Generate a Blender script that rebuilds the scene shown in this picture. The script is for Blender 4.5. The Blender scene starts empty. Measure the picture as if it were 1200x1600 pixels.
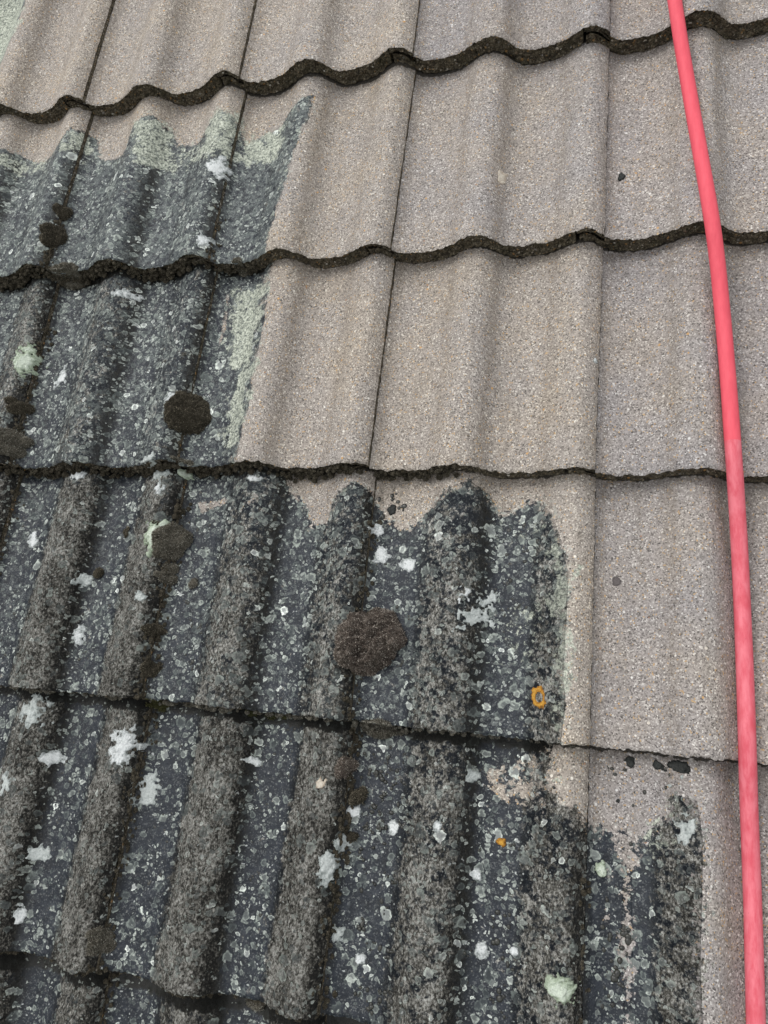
import bpy, math, random
import numpy as np
from mathutils import Matrix, Vector

# ------------------------------------------------------------------ frame of the roof
PITCH = math.radians(35.0)
ROOF_M = Matrix.Translation((0, 0, 3.2)) @ Matrix.Rotation(PITCH, 4, 'X')   # roof: x right, y up the slope, z outwards
sc = bpy.context.scene
col = sc.collection

# ------------------------------------------------------------------ camera
CAM_RV = (2.87670756e+00, 8.65470436e-02, -3.75751004e-01)
CAM_T = (-7.95389852e-01, -1.07563110e+00, 1.53210456e+00)
FPX = 1208.80140

def rodrigues(r):
    r = np.array(r, float); t = np.linalg.norm(r); k = r/t
    K = np.array([[0, -k[2], k[1]], [k[2], 0, -k[0]], [-k[1], k[0], 0]])
    return np.eye(3)+np.sin(t)*K+(1-np.cos(t))*K@K
CR = rodrigues(CAM_RV); CC = -CR.T@np.array(CAM_T)
cam_d = bpy.data.cameras.new('camera'); cam = bpy.data.objects.new('camera', cam_d); col.objects.link(cam)
rot = Matrix(((CR[0][0], -CR[1][0], -CR[2][0]), (CR[0][1], -CR[1][1], -CR[2][1]), (CR[0][2], -CR[1][2], -CR[2][2])))
cam.matrix_world = ROOF_M @ (Matrix.Translation(CC.tolist()) @ rot.to_4x4())
cam_d.sensor_fit = 'VERTICAL'; cam_d.sensor_height = 36.0; cam_d.lens = 36.0*FPX/1600.0
cam_d.clip_start = 0.02; cam_d.clip_end = 500
sc.camera = cam

# ------------------------------------------------------------------ daylight, overcast
sun_local = Vector((-0.5, 0.5, 1.0)).normalized()
sun_dir = (ROOF_M.to_3x3() @ sun_local).normalized()
elev = math.asin(sun_dir.z); azim = math.atan2(sun_dir.x, sun_dir.y)
world = bpy.data.worlds.new("World"); sc.world = world; world.use_nodes = True
wn = world.node_tree.nodes; wl = world.node_tree.links
bg = wn['Background']; bg.inputs['Strength'].default_value = 0.15
sky = wn.new('ShaderNodeTexSky'); sky.sky_type = 'NISHITA'; sky.sun_disc = False
sky.sun_elevation = elev; sky.sun_rotation = azim
sky.air_density = 1.0; sky.dust_density = 3.0; sky.ozone_density = 1.0
hsv = wn.new('ShaderNodeHueSaturation'); hsv.inputs['Saturation'].default_value = 0.22
wl.new(sky.outputs[0], hsv.inputs['Color'])
cl = wn.new('ShaderNodeMix'); cl.data_type = 'RGBA'; cl.inputs[0].default_value = 0.6      # an even layer of cloud over the sky
cl.inputs[7].default_value = (5.6, 5.75, 6.0, 1); wl.new(hsv.outputs[0], cl.inputs[6]); wl.new(cl.outputs[2], bg.inputs['Color'])
sd = bpy.data.lights.new('sun', 'SUN'); sd.energy = 1.0; sd.angle = math.radians(24); sd.color = (1.0, 0.985, 0.97)
so = bpy.data.objects.new('sun', sd); col.objects.link(so)
so.rotation_euler = sun_dir.to_track_quat('Z', 'Y').to_euler()
sc.view_settings.view_transform = 'Standard'; sc.view_settings.look = 'None'
sc.view_settings.gamma = 1.0; sc.view_settings.exposure = 0.58
try: sc.view_settings.use_curve_mapping = False
except Exception: pass

# ------------------------------------------------------------------ numpy noise
def _hash(ix, iy, s):
    h = (ix.astype(np.int64)*374761393 + iy.astype(np.int64)*668265263 + s*1274126177) & 0xffffffff
    h = ((h ^ (h >> 13))*1274126177) & 0xffffffff
    h = (h ^ (h >> 16)) & 0xffffffff
    return h/4294967295.0
def vnoise(x, y, s=0):
    x = np.asarray(x, float); y = np.asarray(y, float)
    ix = np.floor(x); iy = np.floor(y); fx = x-ix; fy = y-iy
    fx = fx*fx*(3-2*fx); fy = fy*fy*(3-2*fy)
    a = _hash(ix, iy, s); b = _hash(ix+1, iy, s); c = _hash(ix, iy+1, s); d = _hash(ix+1, iy+1, s)
    return (a*(1-fx)+b*fx)*(1-fy)+(c*(1-fx)+d*fx)*fy
def fbm(x, y, s=0, o=4):
    t = 0; a = .5; n = 0
    for i in range(o):
        t = t+a*vnoise(x*2**i+i*17.3, y*2**i-i*9.1, s+i); n += a; a *= .55
    return t/n
def sstep(a, b, x):
    t = np.clip((np.asarray(x, float)-a)/(b-a), 0, 1); return t*t*(3-2*t)

# ------------------------------------------------------------------ the tiles' shape
W, H, L = 0.300, 0.33986, 0.405            # cover width, gauge, length
DROP = 0.0330                              # how much a tile sinks over one gauge
THK = 0.0290
PF = np.array([-.20, -.14, -.09, -.05, 0, .035, .08, .14, .20, .245, .28, .315, .345, .375, .405, .43, .46, .485, .51, .54, .57, .61, .66, .71, .75, .785, .82, .85, .88, .905, .93, .955, .98, 1.0, 1.03])
PW = np.array([-2, 11, 16.5, 13, -6, -13.5, -16.5, -16, -13.5, -9, -3, 4.5, 10.5, 14.8, 16.6, 16.5, 13.5, 8, 0.5, -9, -14.6, -16.6, -15.5, -12.8, -9.2, -4.0, 3, 9.5, 14.2, 16.4, 16.2, 12.5, 6.5, 1.0, -12])/1000
_tf = np.linspace(-.2, 1.03, 800); _tw = np.interp(_tf, PF, PW)
_k = np.exp(-.5*(np.arange(-16, 17)/6.0)**2); _k /= _k.sum()
_tw = np.convolve(np.pad(_tw, 16, mode='edge'), _k, 'valid')
def prof(f): return np.interp(f, _tf, _tw)
OFF = {(1,1):(.5,-5),(1,2):(2.3,3.6),(1,3):(2.1,4.4),(1,4):(1.2,-4.8),(2,1):(-4.6,1.9),(2,2):(-1.4,.5),(2,3):(-3.4,-.7),(2,4):(1.7,.1),
       (3,1):(5.8,-4.9),(3,2):(-1.3,2.7),(3,3):(-5,1.5),(3,4):(-2.2,-.6),(4,2):(1.6,1.6),(4,3):(3.5,1.1),(4,4):(.8,-.7),(5,2):(-1.2,-.9)}
def off(r, c):
    d = OFF.get((r, c), (0, 0)); return d[0]/1000, d[1]/1000
def tile_uv(r, c, f, y):
    """roof coordinates of a point of tile (r, c): f across 0..1, y metres up from its lower edge"""
    a0, a1 = off(r, c), off(r, c+1); b0, b1 = off(r-1, c), off(r-1, c+1)
    s = y/H
    du0 = a0[0]+(b0[0]-a0[0])*s*.6; du1 = a1[0]+(b1[0]-a1[0])*s*.6
    dv = a0[1]+(a1[1]-a0[1])*f
    u = c*W+f*W+du0*(1-f)+du1*f
    v = -r*H+y+dv
    return u, v
def tile_h(r, c, f, y):
    return prof(f)-DROP*y/H
def inv_tile(r, c, u, v):
    f = (u-c*W)/W; y = v+r*H
    for _ in range(4):
        uu, vv = tile_uv(r, c, f, y); f = f+(u-uu)/W; y = y+(v-vv)
    return f, y
def surf(u, v):
    """top of the roof at (u, v): height, row, column, f, y"""
    for r in range(-1, 9):
        c0 = int(math.floor(u/W))
        for c in (c0-1, c0, c0+1):
            f, y = inv_tile(r, c, u, v)
            if 0 <= f < 1 and y >= 0 and y < H*1.25:
                return float(tile_h(r, c, f, y)), r, c, float(f), float(y)
    return -0.01, 0, 0, 0, 0
def ray(x, y): return np.array([(x-600)/FPX, (y-800)/FPX, 1.0])@CR
def hit(x, y):
    d = ray(x, y); w0 = .02; t = (w0-CC[2])/d[2]; prev = None
    while t < 5:
        q = CC+t*d; h = surf(q[0], q[1])
        if q[2] <= h[0]: break
        t += .0008/abs(d[2])
        if q[2] < -.08: break
    return q[0], q[1], h
def project(P):
    c = CR@(np.array(P)-CC); return 600+FPX*c[0]/c[2], 800+FPX*c[1]/c[2]

# ------------------------------------------------------------------ stains, traced on the roof surface (per course of tiles)
def on_plane(pts, w):
    out = []
    for x, y in pts:
        d = ray(x, y); t = (w-CC[2])/d[2]; q = CC+t*d; out.append((q[0], q[1]))
    return np.array(out)
def poly_sd(P, U, V):
    """signed distance in metres, positive inside"""
    P = np.asarray(P); n = len(P); d = np.full(U.shape, 9.0); ins = np.zeros(U.shape, bool)
    for i in range(n):
        ax, ay = P[i]; bx, by = P[(i+1) % n]
        ex, ey = bx-ax, by-ay; t = np.clip(((U-ax)*ex+(V-ay)*ey)/(ex*ex+ey*ey+1e-12), 0, 1)
        d = np.minimum(d, np.hypot(U-ax-t*ex, V-ay-t*ey))
        cond = ((ay > V) != (by > V)); xx = ax+(V-ay)*ex/(ey if abs(ey) > 1e-12 else 1e-12)
        ins ^= cond & (U < xx)
    return np.where(ins, d, -d)
DIRTY = {
 1: [[(-300,-260),(48,-260),(40,-60),(42,0),(30,50),(8,95),(-30,120),(-300,150)]],
 2: [[(-400,230),(-20,235),(20,232),(60,243),(95,225),(112,200),(136,198),(146,232),(190,240),(206,196),(232,180),(258,190),(266,212),(300,215),(326,185),(350,174),(368,186),(374,215),(396,197),(432,188),(462,156),(490,148),(484,185),(462,250),(444,320),(428,385),(420,470),(300,520),(-400,560)]],
 3: [[(-400,380),(424,380),(416,480),(405,560),(396,640),(384,700),(376,745),(300,800),(-400,820)]],
 4: [[(-500,650),(270,700),(440,715),(440,765),(466,778),(474,820),(505,815),(520,770),(552,752),(584,770),(592,806),(625,818),(665,796),(700,762),(732,750),(756,764),(780,795),(806,780),(838,775),(862,800),(878,850),(888,900),(884,980),(880,1060),(884,1100),(880,1130),(868,1250),(-500,1250)]],
 5: [[(-500,1000),(860,1000),(862,1180),(850,1215),(872,1258),(900,1262),(930,1300),(968,1312),(1010,1305),(1040,1290),(1062,1245),(1088,1250),(1096,1310),(1094,1400),(1090,1500),(1096,1700),(-500,1750)]],
 6: [[(-700,1400),(1300,1400),(1300,2300),(-700,2300)]],
 7: [[(-900,1500),(1600,1500),(1600,3300),(-900,3300)]],
}
BARE = {   # washed or flaked spots inside the growth, and how strongly
 3: [([(336,440),(352,436),(350,500),(330,560),(326,520)], .7), ([(395,415),(420,415),(414,470),(398,500)], .5)],
 4: [([(286,775),(345,762),(350,782),(300,800)], .8), ([(352,800),(400,762),(412,775),(375,820)], .45)],
 5: [([(742,1200),(800,1180),(858,1170),(862,1262),(800,1268),(748,1250)], .46), ([(964,1310),(1000,1300),(1004,1500),(1000,1640),(962,1640),(958,1450)], .6),
     ([(930,1290),(960,1290),(960,1480),(945,1600),(935,1400)], .3)],
}
PALE = {
 1: [([(-100,-60),(50,-60),(40,0),(28,60),(0,100),(-100,130)], 1.0)],
 2: [([(205,190),(262,185),(262,260),(215,262)], .9), ([(325,176),(368,180),(366,260),(330,250),(300,240)], .9), ([(374,205),(440,190),(440,240),(376,250)], .9), ([(-60,235),(70,240),(60,262),(-60,262)], .7),
     ([(95,215),(135,200),(132,240),(100,240)], .9), ([(262,215),(325,205),(325,250),(262,255)], .6)],
 3: [([(352,440),(412,430),(402,600),(385,690),(345,720),(350,640),(375,560),(345,560)], .95)],
 4: [([(862,810),(884,850),(892,920),(886,1080),(868,1120),(872,1000),(858,900)], .95), ([(760,780),(850,790),(855,860),(770,850)], .3), ([(790,950),(860,930),(850,1050),(790,1040)], .4)],
 5: [([(880,1180),(905,1175),(885,1260),(870,1250)], .5), ([(1030,1270),(1060,1260),(1045,1330),(1015,1350)], .6)],
}
def row_w(r): return -0.014
_cache = {}
def stain_polys(tab, r):
    k = (id(tab), r)
    if k not in _cache:
        out = []
        for it in tab.get(r, []):
            if tab is DIRTY: out.append((on_plane(it, row_w(r)), 1))
            else: out.append((on_plane(it[0], row_w(r)), it[1]))
        _cache[k] = out
    return _cache[k]

# ------------------------------------------------------------------ node helpers
def new_mat(name):
    m = bpy.data.materials.new(name); m.use_nodes = True
    nt = m.node_tree; b = nt.nodes['Principled BSDF']
    return m, nt, b
class NB:
    def __init__(s, nt): s.nt = nt; s.n = nt.nodes; s.l = nt.links
    def _set(s, sock, v):
        if v is None: return
        if hasattr(v, 'is_output') or isinstance(v, bpy.types.NodeSocket): s.l.new(v, sock)
        else:
            if isinstance(v, (tuple, list)) and len(v) == 3 and sock.type == 'RGBA': v = (*v, 1)
            sock.default_value = v
    def math(s, op, a, b=None, c=None, clamp=False):
        n = s.n.new('ShaderNodeMath'); n.operation = op; n.use_clamp = clamp
        s._set(n.inputs[0], a); s._set(n.inputs[1], b)
        if c is not None: s._set(n.inputs[2], c)
        return n.outputs[0]
    def mix(s, f, a, b, mode='MIX'):
        n = s.n.new('ShaderNodeMix'); n.data_type = 'RGBA'; n.blend_type = mode; n.clamp_factor = True
        s._set(n.inputs[0], f); s._set(n.inputs[6], a); s._set(n.inputs[7], b); return n.outputs[2]
    def noise(s, vec, scale, detail=4, rough=.55, dim='3D'):
        n = s.n.new('ShaderNodeTexNoise'); n.noise_dimensions = dim
        s._set(n.inputs['Vector'], vec); n.inputs['Scale'].default_value = scale; n.inputs['Detail'].default_value = detail; n.inputs['Roughness'].default_value = rough
        return n.outputs
    def vor(s, vec, scale, dim='3D', feature='F1', rnd=1.0):
        n = s.n.new('ShaderNodeTexVoronoi'); n.voronoi_dimensions = dim; n.feature = feature
        s._set(n.inputs['Vector'], vec); n.inputs['Scale'].default_value = scale; n.inputs['Randomness'].default_value = rnd
        return n.outputs
    def attr(s, name):
        n = s.n.new('ShaderNodeAttribute'); n.attribute_name = name; return n.outputs
    def ramp(s, f, stops, interp='LINEAR'):
        n = s.n.new('ShaderNodeValToRGB'); n.color_ramp.interpolation = interp
        e = n.color_ramp.elements
        while len(e) < len(stops): e.new(.5)
        for i, (p, c) in enumerate(stops):
            e[i].position = p; e[i].color = (*c, 1) if isinstance(c, tuple) else (c, c, c, 1)
        s._set(n.inputs[0], f); return n.outputs[0]
    def sst(s, x, a, b):
        n = s.n.new('ShaderNodeMapRange'); n.interpolation_type = 'SMOOTHSTEP'
        s._set(n.inputs[0], x); n.inputs[1].default_value = a; n.inputs[2].default_value = b; return n.outputs[0]
    def vadd(s, a, b, k):
        m = s.n.new('ShaderNodeVectorMath'); m.operation = 'MULTIPLY_ADD'
        sub = s.n.new('ShaderNodeVectorMath'); sub.operation = 'SUBTRACT'; s.l.new(b, sub.inputs[0]); sub.inputs[1].default_value = (.5, .5, .5)
        s.l.new(sub.outputs[0], m.inputs[0]); m.inputs[1].default_value = (k, k, k); s.l.new(a, m.inputs[2]); return m.outputs[0]
    def sep(s, c):
        n = s.n.new('ShaderNodeSeparateColor'); s.l.new(c, n.inputs[0]); return n.outputs
    def bump(s, h, dist, strength=1.0, normal=None):
        n = s.n.new('ShaderNodeBump'); s._set(n.inputs['Height'], h); n.inputs['Distance'].default_value = dist; n.inputs['Strength'].default_value = strength
        if normal is not None: s.l.new(normal, n.inputs['Normal'])
        return n.outputs[0]

def rosettes(nb, vec, scale, density, rmin, rmax, seedvec):
    """round crusts of lichen: returns mask, rim and shade"""
    vc = nb.vor(vec, scale, '2D')
    sp = nb.sep(vc['Color'])
    rad = nb.math('MULTIPLY_ADD', nb.math('POWER', sp[0], 1.8), rmax-rmin, rmin)
    keep = nb.math('LESS_THAN', sp[1], density)
    rag = nb.noise(vec, scale*5.5, 3, .7)[0]
    ratio = nb.math('DIVIDE', vc['Distance'], rad)
    ratio = nb.math('ADD', ratio, nb.math('MULTIPLY', nb.math('SUBTRACT', rag, .5), .70))
    mask = nb.math('MULTIPLY', nb.math('SUBTRACT', 1.0, nb.sst(ratio, .88, 1.02)), keep)
    rim = nb.math('MULTIPLY', nb.math('MULTIPLY', nb.sst(ratio, .38, .80), nb.math('SUBTRACT', 1.0, nb.sst(ratio, .88, 1.02))), keep)
    brk = nb.sst(nb.noise(vec, scale*2.1, 2)[0], .38, .60); rim = nb.math('MULTIPLY', rim, nb.math('MULTIPLY_ADD', brk, .9, .1))
    return mask, rim, sp[2]

def make_tile_material():
    m, nt, b = new_mat('weathered_concrete'); nb = NB(nt)
    rp = nb.attr('rp')['Vector']
    dirt = nb.attr('dirt')['Fac']; crust = nb.attr('crust')['Fac']; pale = nb.attr('pale')['Fac']; hollow = nb.attr('hollow')['Fac']; dens = nb.attr('dens')['Fac']
    big = nb.noise(rp, 9, 4)[0]; mid = nb.noise(rp, 38, 5, .6)[0]; fine = nb.noise(rp, 170, 5, .65)[0]; vfine = nb.noise(rp, 900, 3, .7)[0]
    # -- bare concrete with sand showing
    g1 = nb.vor(rp, 610); g1c = nb.sep(g1['Color'])
    tone = nb.ramp(g1c[0], [(0, (.085, .075, .066)), (.12, (.19, .170, .152)), (.38, (.275, .247, .222)), (.72, (.345, .311, .281)), (.90, (.42, .384, .344)), (1, (.68, .64, .57))])
    tone = nb.mix(.12, tone, (.305, .275, .240))
    och = nb.math('MULTIPLY', nb.math('GREATER_THAN', g1c[1], .972), .8)
    tone = nb.mix(och, tone, (.46, .30, .135))
    blk = nb.math('MULTIPLY', nb.math('LESS_THAN', g1c[2], .035), .75)
    tone = nb.mix(blk, tone, (.045, .04, .038))
    g2 = nb.vor(rp, 210); g2c = nb.sep(g2['Color'])
    peb = nb.math('MULTIPLY', nb.math('LESS_THAN', g2['Distance'], nb.math('MULTIPLY_ADD', g2c[2], .28, .12)), nb.math('GREATER_THAN', g2c[0], .935))
    pebcol = nb.ramp(g2c[1], [(0, (.72, .69, .63)), (.35, (.66, .60, .50)), (.45, (.52, .30, .11)), (.6, (.50, .36, .20)), (.7, (.08, .07, .065)), (.85, (.30, .17, .10)), (1, (.62, .60, .56))], 'CONSTANT')
    tone = nb.mix(nb.math('MULTIPLY', peb, .85), tone, pebcol)
    wash = nb.ramp(big, [(.3, (.96, .965, .97)), (.5, (1.03, 1.015, .98)), (.7, (1.09, 1.045, .95))])
    tone = nb.mix(1.0, tone, wash, 'MULTIPLY')
    rnd = nb.n.new('ShaderNodeObjectInfo').outputs['Random']
    tint = nb.ramp(rnd, [(0, (.93, .93, .94)), (.5, (1.0, 1.0, 1.0)), (1, (1.06, 1.05, 1.03))])
    tone = nb.mix(nb.attr('grey')['Fac'], tone, nb.mix(1.0, tone, (.88, .90, .97), 'MULTIPLY'))
    tone = nb.mix(1.0, tone, tint, 'MULTIPLY')
    silt_shade = nb.math('MULTIPLY', hollow, nb.math('MULTIPLY_ADD', nb.sst(fine, .35, .65), .55, .35))
    silt_shade = nb.math('MULTIPLY', silt_shade, nb.math('GREATER_THAN', g1c[2], .30))
    tone = nb.mix(nb.math('MULTIPLY', silt_shade, .66), tone, (.150, .118, .086))  # silt plus soft shade of roll bases and gaps, put in the colour
    soot = nb.sst(nb.noise(rp, 22, 6, .7)[0], .52, .78)
    stq = nb.n.new('ShaderNodeMapping'); nt.links.new(rp, stq.inputs['Vector']); stq.inputs['Scale'].default_value = (1, .12, 1)
    soot = nb.math('MAXIMUM', soot, nb.sst(nb.noise(stq.outputs[0], 60, 4, .6)[0], .50, .72))
    tone = nb.mix(nb.math('MULTIPLY', soot, .24), tone, (.185, .160, .130))
    # -- dark film that the washing has not reached
    edge_n = nb.math('MULTIPLY', nb.math('SUBTRACT', nb.math('MULTIPLY_ADD', fine, .5, nb.math('MULTIPLY', mid, .5)), .5), nb.attr('fuzz')['Fac'])
    dm = nb.sst(nb.math('ADD', dirt, edge_n), -.0014, .0026)
    filmn = nb.noise(rp, 60, 6, .7)[0]
    film = nb.ramp(filmn, [(.30, (.004, .0055, .0080)), (.48, (.0085, .0115, .0165)), (.62, (.018, .022, .029)), (.76, (.048, .054, .058))])
    film = nb.mix(nb.math('MULTIPLY', nb.sst(nb.noise(rp, 700, 3, .7)[0], .54, .72), .38), film, (.070, .078, .080))
    spk = nb.math('MULTIPLY', nb.math('GREATER_THAN', g1c[0], .86), .55)
    film = nb.mix(nb.math('MULTIPLY', spk, nb.math('MULTIPLY_ADD', mid, .8, .1)), film, (.20, .21, .20))
    dark_tone = nb.attr('dark_tone')['Fac']; veil = nb.attr('veil')['Fac']
    vw = nb.noise(nb.vadd(rp, nb.noise(rp, 140, 3)[1], .009), 130, 6, .72)[0]
    vcol = nb.ramp(nb.math('MULTIPLY_ADD', vw, .45, nb.math('MULTIPLY', nb.noise(rp, 520, 4, .8)[0], .55)), [(.38, (.018, .023, .028)), (.47, (.045, .053, .055)), (.57, (.135, .150, .141)), (.68, (.36, .385, .355))])
    vmask = nb.math('MULTIPLY', nb.sst(nb.math('ADD', vw, nb.math('MULTIPLY_ADD', veil, .22, nb.math('MULTIPLY_ADD', nb.noise(rp, 20, 3)[0], .3, -.25))), .46, .56), nb.sst(veil, 0, .25))
    film = nb.mix(nb.math('MULTIPLY', vmask, .85), film, vcol)
    film = nb.mix(nb.math('MULTIPLY', dark_tone, nb.sst(nb.noise(rp, 90, 5, .7)[0], .28, .55)), film, (.013, .012, .009))  # grime mixed with painted shade of roll flanks and tile gaps
    # -- brown rough crust on the rolls
    smp = nb.n.new('ShaderNodeMapping'); nt.links.new(rp, smp.inputs['Vector']); smp.inputs['Scale'].default_value = (1, .6, 1)
    cr_n = nb.noise(smp.outputs[0], 300, 5, .80)[0]; cr_b = nb.noise(smp.outputs[0], 34, 5, .6)[0]
    cg = nb.vor(nb.vadd(rp, nb.noise(rp, 500, 2)[1], .0012), 430); cgc = nb.sep(cg['Color'])
    crc = nb.ramp(nb.math('ADD', nb.math('MULTIPLY_ADD', cr_n, .95, nb.math('MULTIPLY', cgc[0], .13)), nb.math('SUBTRACT', nb.math('MULTIPLY_ADD', cr_b, .42, -.19), nb.math('MULTIPLY', dark_tone, .17))), [(.38, (.007, .0065, .005)), (.46, (.028, .026, .021)), (.55, (.118, .112, .095)), (.65, (.33, .32, .285)), (.79, (.64, .63, .575))])  # crust also painted darker on the shaded flanks
    crm = nb.sst(nb.math('ADD', crust, nb.math('ADD', nb.math('MULTIPLY', nb.math('SUBTRACT', fine, .5), 1.5), nb.math('MULTIPLY', nb.math('SUBTRACT', filmn, .5), 2.3))), .30, .60)
    film = nb.mix(crm, film, crc)
    # -- lichen rosettes
    wv = nb.vadd(nb.vadd(rp, nb.noise(rp, 330, 3)[1], .0024), nb.noise(rp, 90, 2)[1], .010)
    base_d = nb.math('MULTIPLY', dens, nb.math('MULTIPLY_ADD', nb.sst(nb.noise(rp, 17, 4, .6)[0], .34, .62), .75, .30))
    m1, r1, s1 = rosettes(nb, wv, 62, nb.math('MULTIPLY', base_d, .62), .16, .56, None)
    off1 = nb.n.new('ShaderNodeVectorMath'); off1.operation = 'ADD'; nt.links.new(wv, off1.inputs[0]); off1.inputs[1].default_value = (3.17, 1.31, 0)
    m2, r2, s2 = rosettes(nb, off1.outputs[0], 110, nb.math('MULTIPLY', base_d, .80), .20, .60, None)
    off2 = nb.n.new('ShaderNodeVectorMath'); off2.operation = 'ADD'; nt.links.new(wv, off2.inputs[0]); off2.inputs[1].default_value = (7.7, 5.9, 0)
    m3, r3, s3 = rosettes(nb, off2.outputs[0], 200, nb.math('MULTIPLY', base_d, .36), .18, .55, None)
    def lcol(s):
        return nb.ramp(s, [(0, (.055, .062, .062)), (.35, (.095, .106, .102)), (.6, (.145, .158, .148)), (.86, (.205, .222, .205)), (.96, (.38, .40, .375)), (1, (.60, .62, .59))])
    tex = nb.math('MULTIPLY_ADD', vfine, .9, .55)
    def comp(base, mm, rr, s):
        body = nb.mix(nb.math('MULTIPLY', mm, .50), base, nb.mix(1.0, lcol(s), nb.mix(0, (1, 1, 1), (1, 1, 1)), 'MULTIPLY'))
        return nb.mix(nb.math('MULTIPLY', rr, nb.math('MULTIPLY', tex, .78)), body, nb.mix(1.0, lcol(s), (1.75, 1.78, 1.68), 'MULTIPLY'))
    film = comp(film, m3, r3, s3); film = comp(film, m2, r2, s2); film = comp(film, m1, r1, s1)
    # -- pale green crust along the washed edge
    pn = nb.noise(nb.vadd(rp, nb.noise(rp, 120, 3)[1], .012), 75, 6, .72)[0]
    pn2 = nb.noise(nb.vadd(rp, nb.noise(rp, 300, 2)[1], .006), 190, 5, .7)[0]
    pm = nb.sst(nb.math('ADD', nb.math('MULTIPLY_ADD', pn, .5, nb.math('MULTIPLY', pn2, .5)), nb.math('MULTIPLY', nb.math('SUBTRACT', pale, .47), .22)), .50, .57)
    pm = nb.math('MULTIPLY', pm, nb.sst(pale, .04, .4))
    pcol = nb.ramp(nb.math('MULTIPLY_ADD', nb.noise(nb.vadd(rp, nb.noise(rp, 200, 2)[1], .006), 260, 5, .75)[0], .75, nb.math('MULTIPLY', fine, .25)), [(.36, (.045, .05, .05)), (.45, (.17, .185, .155)), (.53, (.42, .44, .355)), (.64, (.68, .70, .59))])
    # tiny white and grey specks everywhere on the film
    ws = nb.vor(off1.outputs[0], 300, '2D'); wsc = nb.sep(ws['Color'])
    wm = nb.math('MULTIPLY', nb.math('LESS_THAN', ws['Distance'], nb.math('MULTIPLY_ADD', wsc[1], .26, .10)), nb.math('GREATER_THAN', wsc[0], .975))
    film = nb.mix(nb.math('MULTIPLY', wm, .7), film, (.45, .47, .45))
    lip_sh = nb.attr('lip')['Fac']
    film = nb.mix(nb.math('MULTIPLY', nb.sst(nb.math('ADD', lip_sh, nb.math('MULTIPLY', nb.math('SUBTRACT', fine, .5), 1.9)), .36, .58), .90), film, (.010, .0095, .007))  # near-black gap shadow and grime painted under the tile above
    tone = nb.mix(nb.math('MULTIPLY', nb.sst(nb.math('ADD', nb.attr('lip_shade_clean')['Fac'], nb.math('MULTIPLY', nb.math('SUBTRACT', fine, .5), 1.6)), .40, .60), .88), tone, (.020, .017, .012))  # gap shadow painted on washed concrete too, as a thin dark strip
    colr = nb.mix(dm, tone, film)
    # scattered lichen dots spilling on to the washed concrete next to the edge
    near = nb.sst(dirt, -.022, .0)
    spill = nb.math('MULTIPLY', near, nb.math('MAXIMUM', r3, nb.math('MULTIPLY', m3, .5)))
    colr = nb.mix(nb.math('MULTIPLY', spill, .75), colr, (.42, .45, .40))
    colr = nb.mix(nb.math('MULTIPLY', pm, .9), colr, pcol)
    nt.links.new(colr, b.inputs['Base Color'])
    # roughness: film is damp
    rg = nb.math('MULTIPLY_ADD', filmn, .40, .20)
    rg = nb.mix(dm, (.86, .86, .86), rg)
    rg = nb.mix(nb.math('MAXIMUM', nb.math('MAXIMUM', m1, m2), nb.math('MAXIMUM', pm, crm)), rg, (.9, .9, .9))
    nt.links.new(rg, b.inputs['Roughness'])
    b.inputs['Specular IOR Level'].default_value = .28
    # relief
    grain = nb.math('SUBTRACT', .5, g1['Distance'])
    hc = nb.math('MULTIPLY_ADD', grain, .55, nb.math('MULTIPLY', vfine, .5))
    hf = nb.math('MULTIPLY_ADD', vfine, .22, nb.math('MULTIPLY', fine, .35))
    hcr = nb.math('MULTIPLY', nb.math('MULTIPLY_ADD', cr_n, 7.5, nb.math('MULTIPLY', nb.math('SUBTRACT', .6, cg['Distance']), .8)), 1.0)
    hd = nb.mix(nb.math('MULTIPLY', crust, 1.3, None, True), nb.math('MULTIPLY', fine, 1.6), hcr)
    hh = nb.mix(nb.sst(dirt, -.001, .001), hc, hd)
    nt.links.new(nb.bump(hh, .0013, 1.0), b.inputs['Normal'])
    return m

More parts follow.
